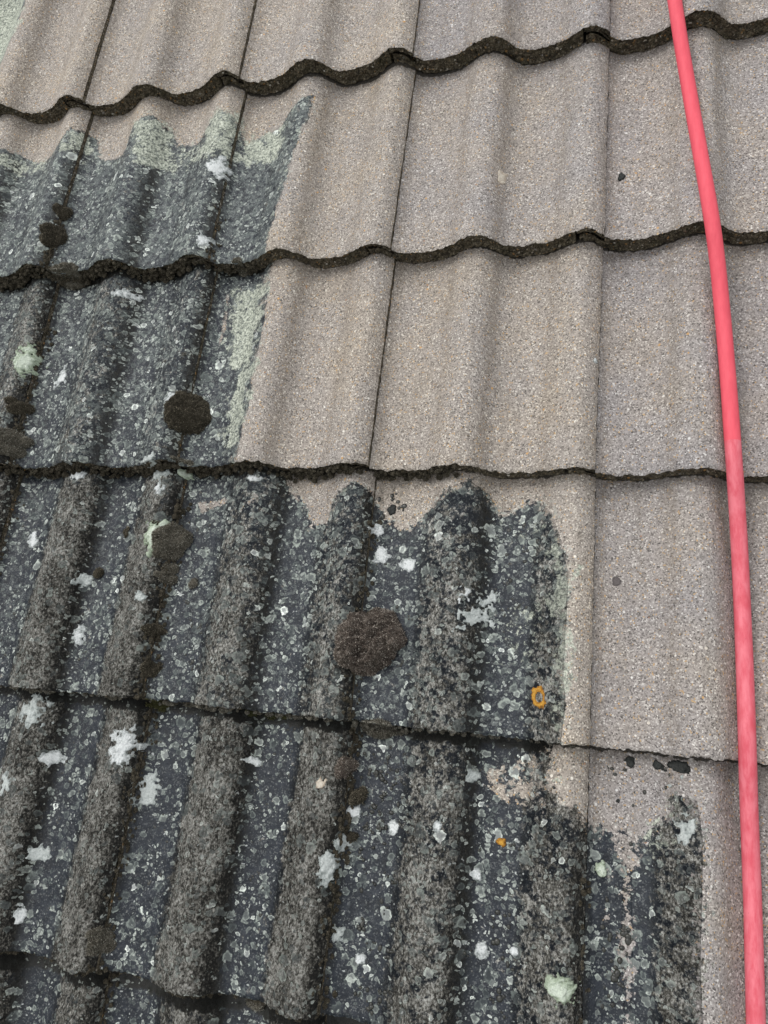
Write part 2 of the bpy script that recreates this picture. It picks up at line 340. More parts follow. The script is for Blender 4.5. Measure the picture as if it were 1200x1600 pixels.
def make_edge_material():
    m, nt, b = new_mat('broken_concrete_edge'); nb = NB(nt)
    rp = nb.attr('rp')['Vector']
    wv = nb.vadd(rp, nb.noise(rp, 250, 3)[1], .002)
    v = nb.vor(wv, 185); vc = nb.sep(v['Color']); v2 = nb.vor(wv, 520); v2c = nb.sep(v2['Color'])
    n = nb.noise(rp, 120, 6, .7)[0]
    base = nb.ramp(nb.math('MULTIPLY_ADD', n, .8, nb.math('MULTIPLY', v2c[0], .25)), [(.3, (.018, .015, .010)), (.46, (.065, .053, .036)), (.62, (.15, .123, .083)), (.8, (.28, .24, .17))])
    stone = nb.ramp(vc[1], [(0, (.20, .15, .10)), (.3, (.32, .20, .09)), (.5, (.46, .26, .10)), (.62, (.24, .22, .20)), (.8, (.50, .44, .36)), (.93, (.72, .68, .60))], 'CONSTANT')
    mask = nb.math('MULTIPLY', nb.math('LESS_THAN', v['Distance'], nb.math('MULTIPLY_ADD', vc[2], .3, .14)), nb.math('GREATER_THAN', vc[0], .48))
    c = nb.mix(nb.math('MULTIPLY', mask, .85), base, stone)
    sm = nb.math('MULTIPLY', nb.math('GREATER_THAN', v2c[1], .93), .7)
    c = nb.mix(sm, c, (.33, .28, .20))
    gm = nb.math('MULTIPLY', nb.sst(nb.noise(rp, 30, 4)[0], .5, .7), .4)
    c = nb.mix(gm, c, (.030, .031, .012))
    nt.links.new(c, b.inputs['Base Color']); b.inputs['Roughness'].default_value = .8
    b.inputs['Specular IOR Level'].default_value = .3
    hh = nb.math('MULTIPLY_ADD', nb.math('SUBTRACT', .6, v['Distance']), 1.6, nb.math('MULTIPLY_ADD', n, 1.6, nb.math('MULTIPLY', v2['Distance'], -.5)))
    nt.links.new(nb.bump(hh, .0036, 1.0), b.inputs['Normal'])
    return m
MAT_TILE = make_tile_material(); MAT_EDGE = make_edge_material()

# ------------------------------------------------------------------ mesh helper
def mesh_obj(name, verts, quads, mats, origin, attrs=None, matidx=None, smooth=True, parent=None, tris=None):
    """verts in roof coordinates; the object's origin stands at `origin` (roof coordinates)"""
    me = bpy.data.meshes.new(name); verts = np.asarray(verts, np.float32); o3 = np.array(origin, np.float32)
    nq = 0 if quads is None else len(quads); nt_ = 0 if tris is None else len(tris)
    me.vertices.add(len(verts)); me.vertices.foreach_set('co', (verts-o3).ravel())
    me.loops.add(nq*4+nt_*3)
    li = []
    if nq: li.append(np.asarray(quads, np.int32).ravel())
    if nt_: li.append(np.asarray(tris, np.int32).ravel())
    me.loops.foreach_set('vertex_index', np.concatenate(li))
    me.polygons.add(nq+nt_)
    st = np.concatenate([np.arange(nq)*4, nq*4+np.arange(nt_)*3]).astype(np.int32)
    me.polygons.foreach_set('loop_start', st)
    me.polygons.foreach_set('use_smooth', np.full(nq+nt_, smooth))
    if matidx is not None: me.polygons.foreach_set('material_index', np.asarray(matidx, np.int32))
    for m in mats: me.materials.append(m)
    a = me.attributes.new('rp', 'FLOAT_VECTOR', 'POINT'); a.data.foreach_set('vector', verts.ravel())
    for k, v in (attrs or {}).items():
        a = me.attributes.new(k, 'FLOAT', 'POINT'); a.data.foreach_set('value', np.asarray(v, np.float32))
    me.update(calc_edges=True)
    ob = bpy.data.objects.new(name, me); col.objects.link(ob)
    if parent is None:
        ob.matrix_world = ROOF_M @ Matrix.Translation(origin)
    else:
        ob.parent = parent; po = parent['_o']
        ob.location = (origin[0]-po[0], origin[1]-po[1], origin[2]-po[2])
    return ob
def tag(o, label, cat, group=None, kind=None):
    if label: o['label'] = label
    if cat: o['category'] = cat
    if group: o['group'] = group
    if kind: o['kind'] = kind

def crust_amount(r, c, f, u, v):
    """where the brown crust sits: on the rolls, thickest low on the left of the picture"""
    roll = sstep(.22, .30, f)*(1-sstep(.50, .56, f))+sstep(.72, .79, f)
    roll = np.clip(roll, 0, 1)
    y = v+r*H; top_ = sstep(.33, .12, y)
    if r == 1: k = 0*u
    elif r == 2: k = .12+0*u
    elif r == 3: k = .22+.3*sstep(.5, .3, u)+0*u
    elif r == 4: k = (.46+.54*sstep(.78, .50, u))*(.62+.38*top_)+.06*top_
    elif r == 5: k = (.56+.42*sstep(1.04, .84, u))*(.82+.18*top_)
    else: k = .7+0*u
    seam = sstep(.955, .99, f)*(.25 if r >= 3 else .1)
    return np.clip(roll*k+seam, 0, 1.2)
def lift(r, c, u, v, f, y, dirt):
    """small lumps of the crust itself, in metres"""
    m = sstep(-.002, .006, dirt)*crust_amount(r, c, f, u, v)
    l = m*(.0085*(fbm(u*190, v*130, 41, 4)-.44)+.0040*(fbm(u*60, v*50, 47, 3)-.42))
    l = l+.0011*(fbm(u*26, v*26, 5, 3)-.5)
    return l
def dirt_at(r, U, V):
    d = np.full(np.shape(U), -.06)
    for P, k in stain_polys(DIRTY, r): d = np.maximum(d, poly_sd(P, U, V))
    return np.clip(d, -.06, .06)

def build_tile(r, c, fine=True):
    rng = np.random.default_rng(1000+r*37+c)
    nu = 150 if fine else 60
    gap = {1: .0030, 2: .0024, 3: .0015, 4: .0008}.get(c+1, .003)
    fs = np.linspace(0, 1-gap, nu)
    if fine: ys = np.concatenate([np.array([0, .0012, .0025, .004, .006]), np.arange(.008, .375, .0023), np.array([.39, L])])
    else: ys = np.concatenate([np.array([0, .002, .005]), np.linspace(.015, L, 50)])
    nv = len(ys)
    F, Y = np.meshgrid(fs, ys)
    U, V = tile_uv(r, c, F, Y)
    dz0 = rng.uniform(-.0007, .0007)
    D = dirt_at(r, U, V)
    Wt = tile_h(r, c, F, Y)+dz0
    chip = fbm(U*230+r*5, V*0+r*3.3, 11+r, 3); chip2 = fbm(U*70, V*0+c*1.7, 19+r, 3)
    e0 = (chip-.5)*.0052+(chip2-.5)*.004
    fall = np.exp(-Y/.005)
    V = V+e0*fall*np.exp(-Y/.004)
    Wt = Wt-.0022*np.exp(-(Y/.0022)**1.5)*(.5+fbm(U*400, V*400, 3, 2))
    Wt = Wt-.0008*np.exp(-F/.005)-.0008*np.exp(-(1-F)/.006)-.0007*np.exp(-((F-.026)/.005)**2)
    Wt = Wt+lift(r, c, U, V, F, Y, D)
    # the seam edges crumble a little
    U = U+(fbm(V*120, U*0+c, 23, 3)-.5)*.0022*(np.exp(-F/.01)+np.exp(-(1-F)/.01))
    top = np.stack([U, V, Wt], -1).reshape(-1, 3)
    def grid_quads(n0, nr, nc, flip=False):
        i = np.arange(nr-1)[:, None]*nc+np.arange(nc-1)[None, :]; i = i.ravel()+n0
        q = np.stack([i, i+1, i+nc+1, i+nc], 1); return q[:, ::-1] if flip else q
    verts = [top]; quads = [grid_quads(0, nv, nu)]; mids = [np.zeros(len(quads[0]), int)]; n = len(top)
    at = {'dirt': [D.ravel()]}
    cr = crust_amount(r, c, F, U, V); at['crust'] = [cr.ravel()]
    pale = np.zeros(U.shape)
    for P, k in stain_polys(PALE, r): pale = np.maximum(pale, k*sstep(-.016, .016, poly_sd(P, U, V)+(fbm(U*55, V*55, 66, 3)-.5)*.05))
    if r <= 3: pale = np.maximum(pale, .35*sstep(-.004, .004, D)*(1-sstep(.006, .03, D)))
    elif r in (4,): pale = np.maximum(pale, .28*sstep(-.004, .004, D)*(1-sstep(.004, .02, D)))
    at['pale'] = [pale.ravel()]
    # washed or flaked spots inside the stain
    for P, k in stain_polys(BARE, r):
        q = sstep(-.022, .016, poly_sd(P, U, V)); D = D*(1-q)+np.minimum(D, .016-.034*k)*q
    at['dirt'] = [D.ravel()]
    wv_ = (fbm(V*14, U*30, 51, 2)-.5)*.03; Fw = F+wv_
    hol = np.exp(-((Fw-.505)/.024)**2)*.95+np.exp(-((Fw-.305)/.026)**2)*.80+np.exp(-((Fw-.785)/.028)**2)*.75+.25*np.exp(-((Fw-.60)/.03)**2)+np.exp(-((F-1.0)/.018)**2)*.9+np.exp(-((F-.03)/.018)**2)*.7+.30*np.exp(-((F-.66)/.05)**2)*0  # dirt lines at roll bases, with their soft shade painted in
    hol = hol+.25*sstep(.27, .33, Y)+.9*sstep(.331, .338, Y+(fbm(U*110, V*110, 88, 3)-.5)*.006)  # upper band adds the gap shadow under the next tile, in colour
    at['hollow'] = [np.clip(hol, 0, 1).ravel()]
    dn = {1: .5, 2: .95, 3: 1.0, 4: .82, 5: .68, 6: .5}.get(r, .5)
    dd = dn*(1-.35*np.clip(cr, 0, 1))
    if r >= 4: dd = dd*(1-.35*sstep(.75, .35, U)*0)
    at['dens'] = [dd.ravel()]
    at['fuzz'] = [np.full(U.size, {4: .080, 5: .11}.get(r, .042))]
    gy = {6: .311, 5: .325}.get(r, .328)
    grime_shade = .9*np.exp(-((F-.530)/.036)**2)+.9*np.exp(-((F-.985)/.030)**2)+.7*np.exp(-((F-.0)/.02)**2)+.3*np.exp(-((F-.25)/.016)**2)+.3*np.exp(-((F-.75)/.016)**2)+1.3*sstep(gy-.002, gy+.008, Y+(fbm(U*110, V*110, 88, 3)-.5)*.010)  # grime on flanks and seams, with flank and gap shade painted in
    at['veil'] = [np.full(U.size, {1: .7, 2: .60, 3: .35, 4: .16, 5: .06}.get(r, .03))]
    at['grey'] = [np.full(U.size, {(1,3): .8, (1,4): .8, (2,3): .55, (2,4): 1., (3,4): .9, (4,4): .6, (1,2): .3, (5,4): .8}.get((r, c), 0.) if c < 5 else 1.)]
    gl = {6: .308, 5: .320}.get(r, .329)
    at['lip'] = [(sstep(gl, gl+.010, Y+(fbm(U*110, V*110, 88, 3)-.5)*.012)*(.6+.4*sstep(.35, .6, fbm(U*22, V*5, 91, 2)))).ravel()]  # painted gap shadow, with grime, below the next tile's edge
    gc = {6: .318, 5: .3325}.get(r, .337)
    at['lip_shade_clean'] = [sstep(gc, gc+.006, Y+(fbm(U*140, V*140, 98, 3)-.5)*.006).ravel()]  # same painted gap shadow, narrower, for washed concrete
    at['dark_tone'] = [np.clip(grime_shade, 0, 1).ravel()]
    def add(vs, q, mi=1):
        nonlocal n
        vs = vs.reshape(-1, 3); verts.append(vs); quads.append(q+n); mids.append(np.full(len(q), mi)); n += len(vs)
        for k in at: at[k].append(np.zeros(len(vs)))
    # front: the rough broken face
    lev = 11
    def face(fa, fb, t0, t1, cnt):
        f = fs[(fs >= fa-1e-6) & (fs <= fb+1e-6)] if t0 == 0 else np.linspace(fa, fb, cnt)
        T = np.linspace(t0, t1, lev)[:, None]; Fm = np.broadcast_to(f, (lev, len(f)))
        Uf, Vf = tile_uv(r, c, Fm, np.zeros(Fm.shape))
        ch = fbm(Uf*230+r*5, Vf*0+r*3.3, 11+r, 3); ch2 = fbm(Uf*70, Vf*0+c*1.7, 19+r, 3)
        e = (ch-.5)*.0052+(ch2-.5)*.004
        Wf = tile_h(r, c, Fm, 0)+np.interp(Fm, fs, (top.reshape(nv, nu, 3)[0, :, 2]-tile_h(r, c, fs, 0)))-T
        a = np.clip((T-t0)/.004, 0, 1)
        rough = (fbm(Uf*170, Wf*170+c*3, 31+r, 4)-.5)*.013*a+ .0022*a
        Vf = Vf+e*(1-a*.5)+rough*np.where(T > t1-.003, .6, 1)
        add(np.stack([Uf, Vf, Wf], -1), grid_quads(0, lev, len(f), True)); return
    face(0, .872, 0, THK, 0)
    face(.872, 1, 0, .009, 0)
    face(-.113, 0, .0115, THK, 22)
    # long sides and the hidden underside, as strips along the slope
    y2 = np.linspace(.0015, L, 12)
    prev = top.reshape(nv, nu, 3)
    def strip(pts):   # pts: list of (f, depth)
        f = np.array([p[0] for p in pts]); t = np.array([p[1] for p in pts])
        Fm, Ym = np.meshgrid(f, y2); Tm = np.broadcast_to(t, Fm.shape)
        Us, Vs = tile_uv(r, c, Fm, Ym); Ws = tile_h(r, c, Fm, Ym)-Tm+dz0
        add(np.stack([Us, Vs, Ws], -1), grid_quads(0, len(y2), len(f)))
    strip([(fs[-1], .0012), (fs[-1], .009)]); strip([(f, .009) for f in np.linspace(fs[-1], .875, 8)])
    strip([(.875, .009), (.874, THK)]); strip([(f, THK) for f in np.linspace(.874, -.113, 50)])
    strip([(-.113, THK), (-.113, .0115)]); strip([(f, .0115) for f in np.linspace(-.113, .0, 10)]); strip([(0.0, .0115), (0.0, .0012)])
    # upper end
    Fm = np.broadcast_to(fs, (2, nu)); Tm = np.array([[0.], [THK]])
    Us, Vs = tile_uv(r, c, Fm, np.full(Fm.shape, L)); add(np.stack([Us, Vs, tile_h(r, c, Fm, L)-Tm+dz0], -1), grid_quads(0, 2, nu))
    vv = np.concatenate(verts); qq = np.concatenate(quads); mm = np.concatenate(mids)
    u0, v0 = tile_uv(r, c, .5, 0)
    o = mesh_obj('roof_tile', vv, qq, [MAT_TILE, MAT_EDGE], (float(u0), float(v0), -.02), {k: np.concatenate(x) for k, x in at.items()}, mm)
    o['_o'] = (float(u0), float(v0), -.02)
    return o

STATE = {
 (1,0): 'pale washed concrete roof tile with green lichen at its upper left',
 (1,1): 'washed light grey concrete roof tile, no growth',
 (1,2): 'washed light grey concrete roof tile with gritty surface',
 (1,3): 'washed bluish grey concrete roof tile',
 (1,4): 'washed grey concrete roof tile crossed by the red hose',
 (2,0): 'dark mossy roof tile with washed pink upper end',
 (2,1): 'dark lichen covered roof tile washed clean along its top',
 (2,2): 'roof tile half dark with lichen, half washed clean',
 (2,3): 'clean washed roof tile with one dark round spot',
 (2,4): 'clean washed roof tile under the red hose',
 (3,0): 'dark roof tile edged by lumpy moss',
 (3,1): 'dark lichen covered roof tile with brown moss lump at its right seam',
 (3,2): 'roof tile with a pale green lichen strip beside washed concrete',
 (3,3): 'clean washed roof tile with tan speckles',
 (3,4): 'clean washed roof tile below two others under the red hose',
 (4,0): 'sliver of dark roof tile',
 (4,1): 'dark roof tile with a pale green lichen tuft at its right',
 (4,2): 'dark crusted roof tile with bare patch along its top',
 (4,3): 'roof tile mostly dark with orange lichen ring and washed right border',
 (4,4): 'clean washed roof tile with a small dark round spot, under the hose',
 (5,1): 'dark crusted roof tile with large white lichen splash',
 (5,2): 'dark roof tile with thick brown crusted rolls',
 (5,3): 'dark lichen dotted roof tile with small orange lichen',
 (5,4): 'roof tile washed at its top, dark lichen streaks lower down',
 (6,1): 'dark slate coloured roof tile, only its top showing',
 (6,2): 'dark slate coloured roof tile with thin moss above, only its top showing',
}
ROWN = {1: 'top row', 2: 'second row', 3: 'third row', 4: 'fourth row', 5: 'fifth row', 6: 'bottom row'}
COLN = {0: 'far left', 1: 'second from left', 2: 'third from left', 3: 'fourth from left', 4: 'far right'}
TILES = {}
def words(s, n=16): return ' '.join(s.split()[:n])
for r in range(-1, 8):
    for c in range(-2, 7):
        vis = (r, c) in STATE
        near_ = vis or (r in (5, 6) and 0 <= c <= 4)
        t = build_tile(r, c, near_)
        TILES[(r, c)] = t; t['kind'] = 'thing'
        if vis:
            cn = {1: 'far left', 2: 'second from left', 3: 'third from left', 4: 'far right'}[c] if r == 5 else ({1: 'far left', 2: 'second from left'}[c] if r == 6 else COLN[c])
            lab = STATE[(r, c)]+', '+ROWN[r]+', '+cn
            if len(lab.split()) > 16: lab = STATE[(r, c)]+', '+ROWN[r]
            if len(lab.split()) > 16: lab = words(STATE[(r, c)])
            tag(t, lab, 'roof tile', 'interlocking tiles laid in rows on the roof')
        else:
            tag(t, "roof tile of the courses that continue outside the picture", 'roof tile', 'interlocking tiles laid in rows on the roof')

# ------------------------------------------------------------------ what lies under and around
def plain(name, verts, faces, mat, kind='structure', loc=(0, 0, 0), rot=None):
    me = bpy.data.meshes.new(name); me.from_pydata(verts, [], faces); me.materials.append(mat)
    o = bpy.data.objects.new(name, me); col.objects.link(o)
    if rot is None: o.matrix_world = ROOF_M @ Matrix.Translation(loc)
    else: o.location = loc
    o['kind'] = kind; return o
mf, ntf, bf = new_mat('roofing_felt'); nbf = NB(ntf); tcf = ntf.nodes.new('ShaderNodeTexCoord').outputs['Object']
ntf.links.new(nbf.ramp(nbf.noise(tcf, 40, 5)[0], [(.3, (.010, .010, .011)), (.7, (.03, .028, .026))]), bf.inputs['Base Color']); bf.inputs['Roughness'].default_value = .9
x0, x1, y0, y1 = -.62, 2.12, -7.05*H, 2.1*H
plain('roof_deck', [(x0, y0, -.11), (x1, y0, -.11), (x1, y1, -.11), (x0, y1, -.11), (x0, y0, -.13), (x1, y0, -.13), (x1, y1, -.13), (x0, y1, -.13)],
      [(0, 1, 2, 3), (7, 6, 5, 4), (0, 4, 5, 1), (1, 5, 6, 2), (2, 6, 7, 3), (3, 7, 4, 0)], mf)
mg, ntg, bgm = new_mat('lawn'); nbg = NB(ntg); tcg = ntg.nodes.new('ShaderNodeTexCoord').outputs['Object']
ntg.links.new(nbg.ramp(nbg.noise(tcg, 3, 8, .7)[0], [(.3, (.03, .045, .015)), (.7, (.07, .09, .035))]), bgm.inputs['Base Color']); bgm.inputs['Roughness'].default_value = .95
plain('ground', [(-200, -200, 0), (200, -200, 0), (200, 200, 0), (-200, 200, 0)], [(0, 1, 2, 3)], mg, loc=(0, 0, 0), rot=True)
# ------------------------------------------------------------------ growth and the hose
def surf_vec(U, V, lifted=True):
    U = np.asarray(U, float); V = np.asarray(V, float); out = np.full(U.shape, -.05); done = np.zeros(U.shape, bool)
    r0 = int(np.floor(-V.max()/H))-1; r1 = int(np.ceil(-V.min()/H))+1
    c0 = int(np.floor(U.min()/W))-1; c1 = int(np.floor(U.max()/W))+1
    for r in range(max(-1, r0), r1+2):
        for c in range(c0, c1+1):
            f, y = inv_tile(r, c, U, V)
            m = (~done) & (f >= 0) & (f < 1) & (y >= 0) & (y < H*1.2)
            if m.any():
                h = tile_h(r, c, f, y)
                if lifted: h = h+lift(r, c, U, V, f, y, dirt_at(r, U, V))
                out = np.where(m, h, out); done |= m
    return out
def px_scale(u, v, w):
    a = project((u, v, w)); b = project((u+.01, v, w)); c = project((u, v+.01, w))
    return math.hypot(b[0]-a[0], b[1]-a[1])*100, math.hypot(c[0]-a[0], c[1]-a[1])*100

def lichen_material(name, ramp, rough=.9):
    m, nt, b = new_mat(name); nb = NB(nt); rp = nb.attr('rp')['Vector']
    n = nb.noise(rp, 420, 5, .7)[0]; n2 = nb.noise(rp, 130, 3)[0]; hgt = nb.attr('thick')['Fac']
    t = nb.math('MULTIPLY_ADD', n, .7, nb.math('MULTIPLY_ADD', hgt, .22, nb.math('MULTIPLY', n2, .12)))
    nt.links.new(nb.ramp(t, ramp), b.inputs['Base Color']); b.inputs['Roughness'].default_value = rough; b.inputs['Specular IOR Level'].default_value = .2
    nt.links.new(nb.bump(nb.math('MULTIPLY', n, 2.6), .0016, 1.0), b.inputs['Normal'])
    return m
LM = {
 'white': lichen_material('white_lichen', [(.34, (.17, .185, .175)), (.47, (.45, .475, .46)), (.62, (.76, .78, .76))]),
 'grey': lichen_material('grey_lichen', [(.28, (.16, .18, .17)), (.46, (.36, .39, .37)), (.64, (.58, .61, .58))]),
 'green': lichen_material('pale_green_lichen', [(.26, (.17, .20, .13)), (.44, (.42, .49, .36)), (.62, (.66, .72, .60))]),
 'orange': lichen_material('orange_lichen', [(.32, (.12, .055, .015)), (.48, (.44, .20, .03)), (.64, (.62, .34, .06))]),
 'black': lichen_material('dark_growth', [(.3, (.012, .013, .012)), (.5, (.03, .032, .03)), (.7, (.06, .062, .058))]),
 'dark_tone': lichen_material('grey_brown_spot', [(.3, (.085, .075, .072)), (.5, (.12, .105, .10)), (.7, (.16, .14, .135))]),
 'tan': lichen_material('tan_lichen', [(.28, (.25, .20, .15)), (.46, (.50, .42, .33)), (.64, (.66, .60, .50))]),
}
def lichen(px, py, wpx, hpx, kind, label, t=.0016, seed=0, ragged=.9, ring=0.0, lobes=0, res=.0008, rot=0):
    u0, v0, h = hit(px, py); sx, sy = px_scale(u0, v0, h[0])
    rx = wpx/2/sx; ry = hpx/2/sy; R = max(rx, ry)*1.35
    n = int(2*R/res)+1
    g = np.linspace(-R, R, n); X, Y = np.meshgrid(g, g); ca, sa = math.cos(rot), math.sin(rot)
    Xr = X*ca+Y*sa; Yr = -X*sa+Y*ca
    d = np.hypot(Xr/rx, Yr/ry)
    U = X+u0; V = Y+v0
    nz = fbm((U+seed)*260, V*260, 60+seed, 4)-.5; n2 = fbm((U+seed)*95, V*95, 90+seed, 2)-.5
    fl = 1-d+ragged*(nz*1.1+n2*1.2)
    if ring: fl = np.minimum(fl, (d-ring)*1.6+ragged*nz)
    keep = fl > 0
    kq = (keep[:-1, :-1] & keep[1:, 1:] & keep[:-1, 1:] & keep[1:, :-1])
    S = surf_vec(U, V)
    hh = S+t*sstep(0, .22, fl)*(.55+.9*fbm(U*420, V*420, 7+seed, 3))+t*.5*sstep(.1, .7, fl)-.0002
    idx = -np.ones(X.shape, int); use = np.zeros(X.shape, bool)
    use[:-1, :-1] |= kq; use[1:, 1:] |= kq; use[:-1, 1:] |= kq; use[1:, :-1] |= kq
    border = use & ~((np.roll(kq2 := np.pad(kq, ((0, 1), (0, 1))), 0)) & np.roll(kq2, 1, 0) & np.roll(kq2, 1, 1) & np.roll(np.roll(kq2, 1, 0), 1, 1))
    hh = np.where(border, S-.0006, hh)
    idx[use] = np.arange(use.sum())
    q = np.stack([idx[:-1, :-1][kq], idx[:-1, 1:][kq], idx[1:, 1:][kq], idx[1:, :-1][kq]], 1)
    vs = np.stack([U[use], V[use], hh[use]], 1)
    o = mesh_obj('lichen_patch', vs, q, [LM[kind]], (float(u0), float(v0), float(h[0])), {'thick': sstep(0, .8, fl)[use]})
    tag(o, label, 'lichen', 'lichen patches growing on the dark tiles'); o['kind'] = 'thing'
    return o
LICH = [
 (338,262,32,34,'white','round white lichen patch on a dark roll in the second row, upper one of two'),
 (315,373,22,22,'white','small white lichen spot on the dark roll just above the second row edge'),
 (40,563,27,42,'green','thick pale green lichen tuft at the left side of the third row'),
 (97,591,20,30,'white','white lichen spot right of the pale green tuft, third row'),
 (196,459,36,16,'white','white lichen streak just below a tile edge, top of the third row'),
 (272,622,30,15,'white','flat white lichen patch touching the round brown moss cushion, third row'),
 (121,742,26,18,'white','white lichen flecks on a roll at the top left of the fourth row'),
 (247,738,30,34,'grey','greyish white lichen on a roll directly under the third row edge'),
 (248,764,16,20,'white','bright white lichen dot at the foot of the greyish patch under the tile edge'),
 (243,836,34,54,'green','thick pale green lichen lump joined to brown moss, fourth row'),
 (294,744,14,14,'green','tiny round pale green lichen beside the seam under the third row edge'),
 (398,747,28,12,'white','small white lichen streak at the top of a roll in the fourth row'),
 (592,829,22,22,'white','small white lichen dot, topmost of three beside the seam in the fourth row'),
 (597,869,30,30,'white','white lichen patch above the largest brown moss cushion'),
 (638,883,32,26,'white','white lichen patch on slate surface right of its two neighbours, fourth row'),
 (729,933,17,24,'white','solid white lichen dot beside lacy grey lichen, fourth row'),
 (766,936,24,26,'grey','pale grey lacy lichen at the top right of the branching patch, fourth row'),
 (746,964,48,40,'grey','branching lacy grey lichen across the dark flank of a roll, fourth row'),
 (842,1089,20,30,'orange','orange ring shaped lichen near the right side of the dark growth'),
 (783,1317,14,16,'orange','small solid orange lichen dot in the fifth row'),
 (190,1168,42,58,'white','largest bright white lichen splash, on a roll in the fifth row'),
 (82,1186,22,26,'white','white lichen spot on the slate pan left of the largest white splash'),
 (48,1112,44,50,'grey','broad pale grey lichen on a roll at the left end of the fifth row'),
 (8,1222,30,36,'grey','pale grey lichen cut by the left edge, fifth row'),
 (397,1189,28,14,'white','narrow white lichen patch on slate pan just below the fourth row edge'),
 (232,1234,28,46,'grey','pale grey lichen below and right of the largest white splash'),
 (65,1334,24,26,'grey','round grey lichen low on the left slate pan, fifth row'),
 (30,1430,14,26,'white','small white lichen near the lower left corner'),
 (123,993,18,30,'white','forked white lichen on the slate pan left of a crusted roll, fourth row'),
 (52,845,14,22,'white','small white lichen fleck at the left of the fourth row'),
 (555,1268,18,20,'white','bright white lichen dot against brown moss lump, fifth row'),
 (543,1316,22,28,'grey','grey white lichen beside the seam below the moss lump, fifth row'),
 (511,1352,20,50,'grey','long upright grey lichen smear on a crusted roll, fifth row'),
 (737,1215,20,24,'grey','pale lump of lichen in the dark hollow under the fourth row edge'),
 (614,1293,18,20,'white','white star shaped lichen, left of two on the slate in the fifth row'),
 (683,1293,18,18,'white','white star shaped lichen, right of two on the slate in the fifth row'),
 (938,1357,22,28,'green','oval greenish white lichen right of the right hand seam, fifth row'),
 (876,1548,50,40,'green','large pale green lichen disc near the bottom edge'),
 (745,1367,18,14,'white','small white lichen below the small orange dot'),
 (750,1482,24,26,'white','white lichen spot on dark pan low in the fifth row'),
 (803,1486,12,12,'white','tiny white lichen beside a larger white spot low in the fifth row'),
 (562,1500,16,20,'white','white lichen fleck on slate near the bottom centre'),
 (500,1223,18,20,'tan','tan lichen dot on a crusted roll in the fifth row'),
 (530,1462,18,20,'grey','grey lichen knob in the seam near the bottom centre'),
 (222,932,22,16,'grey','small grey lichen on a crusted roll under the green lichen lump, fourth row'),
 (751,344,17,14,'dark_tone','small grey brown disc on the washed roll just above the second row edge'),
 (963,908,14,16,'dark_tone','small grey round spot on the washed tile left of the hose, fourth row'),
 (738,758,20,14,'dark_tone','grey brown smudge right under the third row edge'),
 (984,1192,18,17,'black','black lump under the fourth row edge on the washed surface, larger of two'),
 (1026,1195,12,12,'black','black lump under the fourth row edge on the washed surface, smaller of two'),
 (1055,1197,40,20,'black','black smear with pale dots under the fourth row edge left of the hose'),
 (965,1251,9,10,'black','tiny black dot alone on washed surface at the top of the fifth row'),
 (930,562,9,10,'white','tiny white fleck beside the right hand seam in the third row'),
 (784,276,14,20,'tan','small pinkish scar on the washed roll in the second row'),
 (972,278,12,15,'black','small dark fleck right of the seam in the second row'),
 (610,797,16,15,'black','black round growth on bare surface just under the third row edge'),
 (1066,1212,10,12,'grey','small pale lichen below the black smear left of the hose'),
 (1048,1228,12,10,'grey','pale lichen crumbs on washed surface left of the hose, fifth row'),
 (1074,1300,34,40,'grey','pale lichen at the tip of the rightmost dark streak'),
 (134,905,20,22,'grey','grey lichen on the slate pan left of a crusted roll, fourth row'),
]
for i, (px, py, w_, h_, k, lab) in enumerate(LICH):
    rg = 1.15 if k in ('grey',) else .3 if k == 'dark_tone' else (.75 if k in ('green', 'orange') else .95)
    th = {'green': .0034, 'orange': .0014, 'white': .0012, 'grey': .0012, 'tan': .0015, 'black': .0022, 'dark_tone': .0003}[k]
    if 'lacy' in lab: rg = 2.1
    if k == 'orange': rg = 1.0
    ring = .42 if 'ring shaped' in lab else 0
    if ring: rg = .95
    lichen(px, py, w_*1.12, h_*1.12, k, lab, th, i*3+1, rg, ring)

def moss_material(name, ramp):
    m, nt, b = new_mat(name); nb = NB(nt); rp = nb.attr('rp')['Vector']; tip = nb.attr('tip')['Fac']
    n = nb.noise(rp, 420, 5, .85)[0]; n2 = nb.noise(rp, 55, 3)[0]
    t = nb.math('MULTIPLY_ADD', n, .70, nb.math('MULTIPLY_ADD', nb.math('POWER', tip, 2.0), .42, nb.math('MULTIPLY', n2, .20)))
    nt.links.new(nb.ramp(t, ramp), b.inputs['Base Color']); b.inputs['Roughness'].default_value = .95; b.inputs['Specular IOR Level'].default_value = .15
    nt.links.new(nb.bump(nb.math('MULTIPLY', n, 3.0), .0016, 1.0), b.inputs['Normal'])
    return m
MM = {
 'brown': moss_material('brown_moss', [(.28, (.014, .011, .009)), (.40, (.060, .046, .037)), (.50, (.17, .138, .112)), (.64, (.48, .42, .35)), (.80, (.72, .65, .55))]),
 'dark': moss_material('dark_moss', [(.25, (.010, .009, .006)), (.40, (.038, .033, .023)), (.55, (.105, .09, .064)), (.78, (.33, .29, .21))]),
 'grey': moss_material('grey_moss', [(.28, (.016, .014, .010)), (.41, (.075, .067, .050)), (.53, (.21, .19, .15)), (.70, (.48, .46, .38))]),
 'green': moss_material('green_moss', [(.25, (.010, .010, .005)), (.42, (.042, .042, .016)), (.60, (.12, .118, .048)), (.82, (.28, .26, .13))]),
}
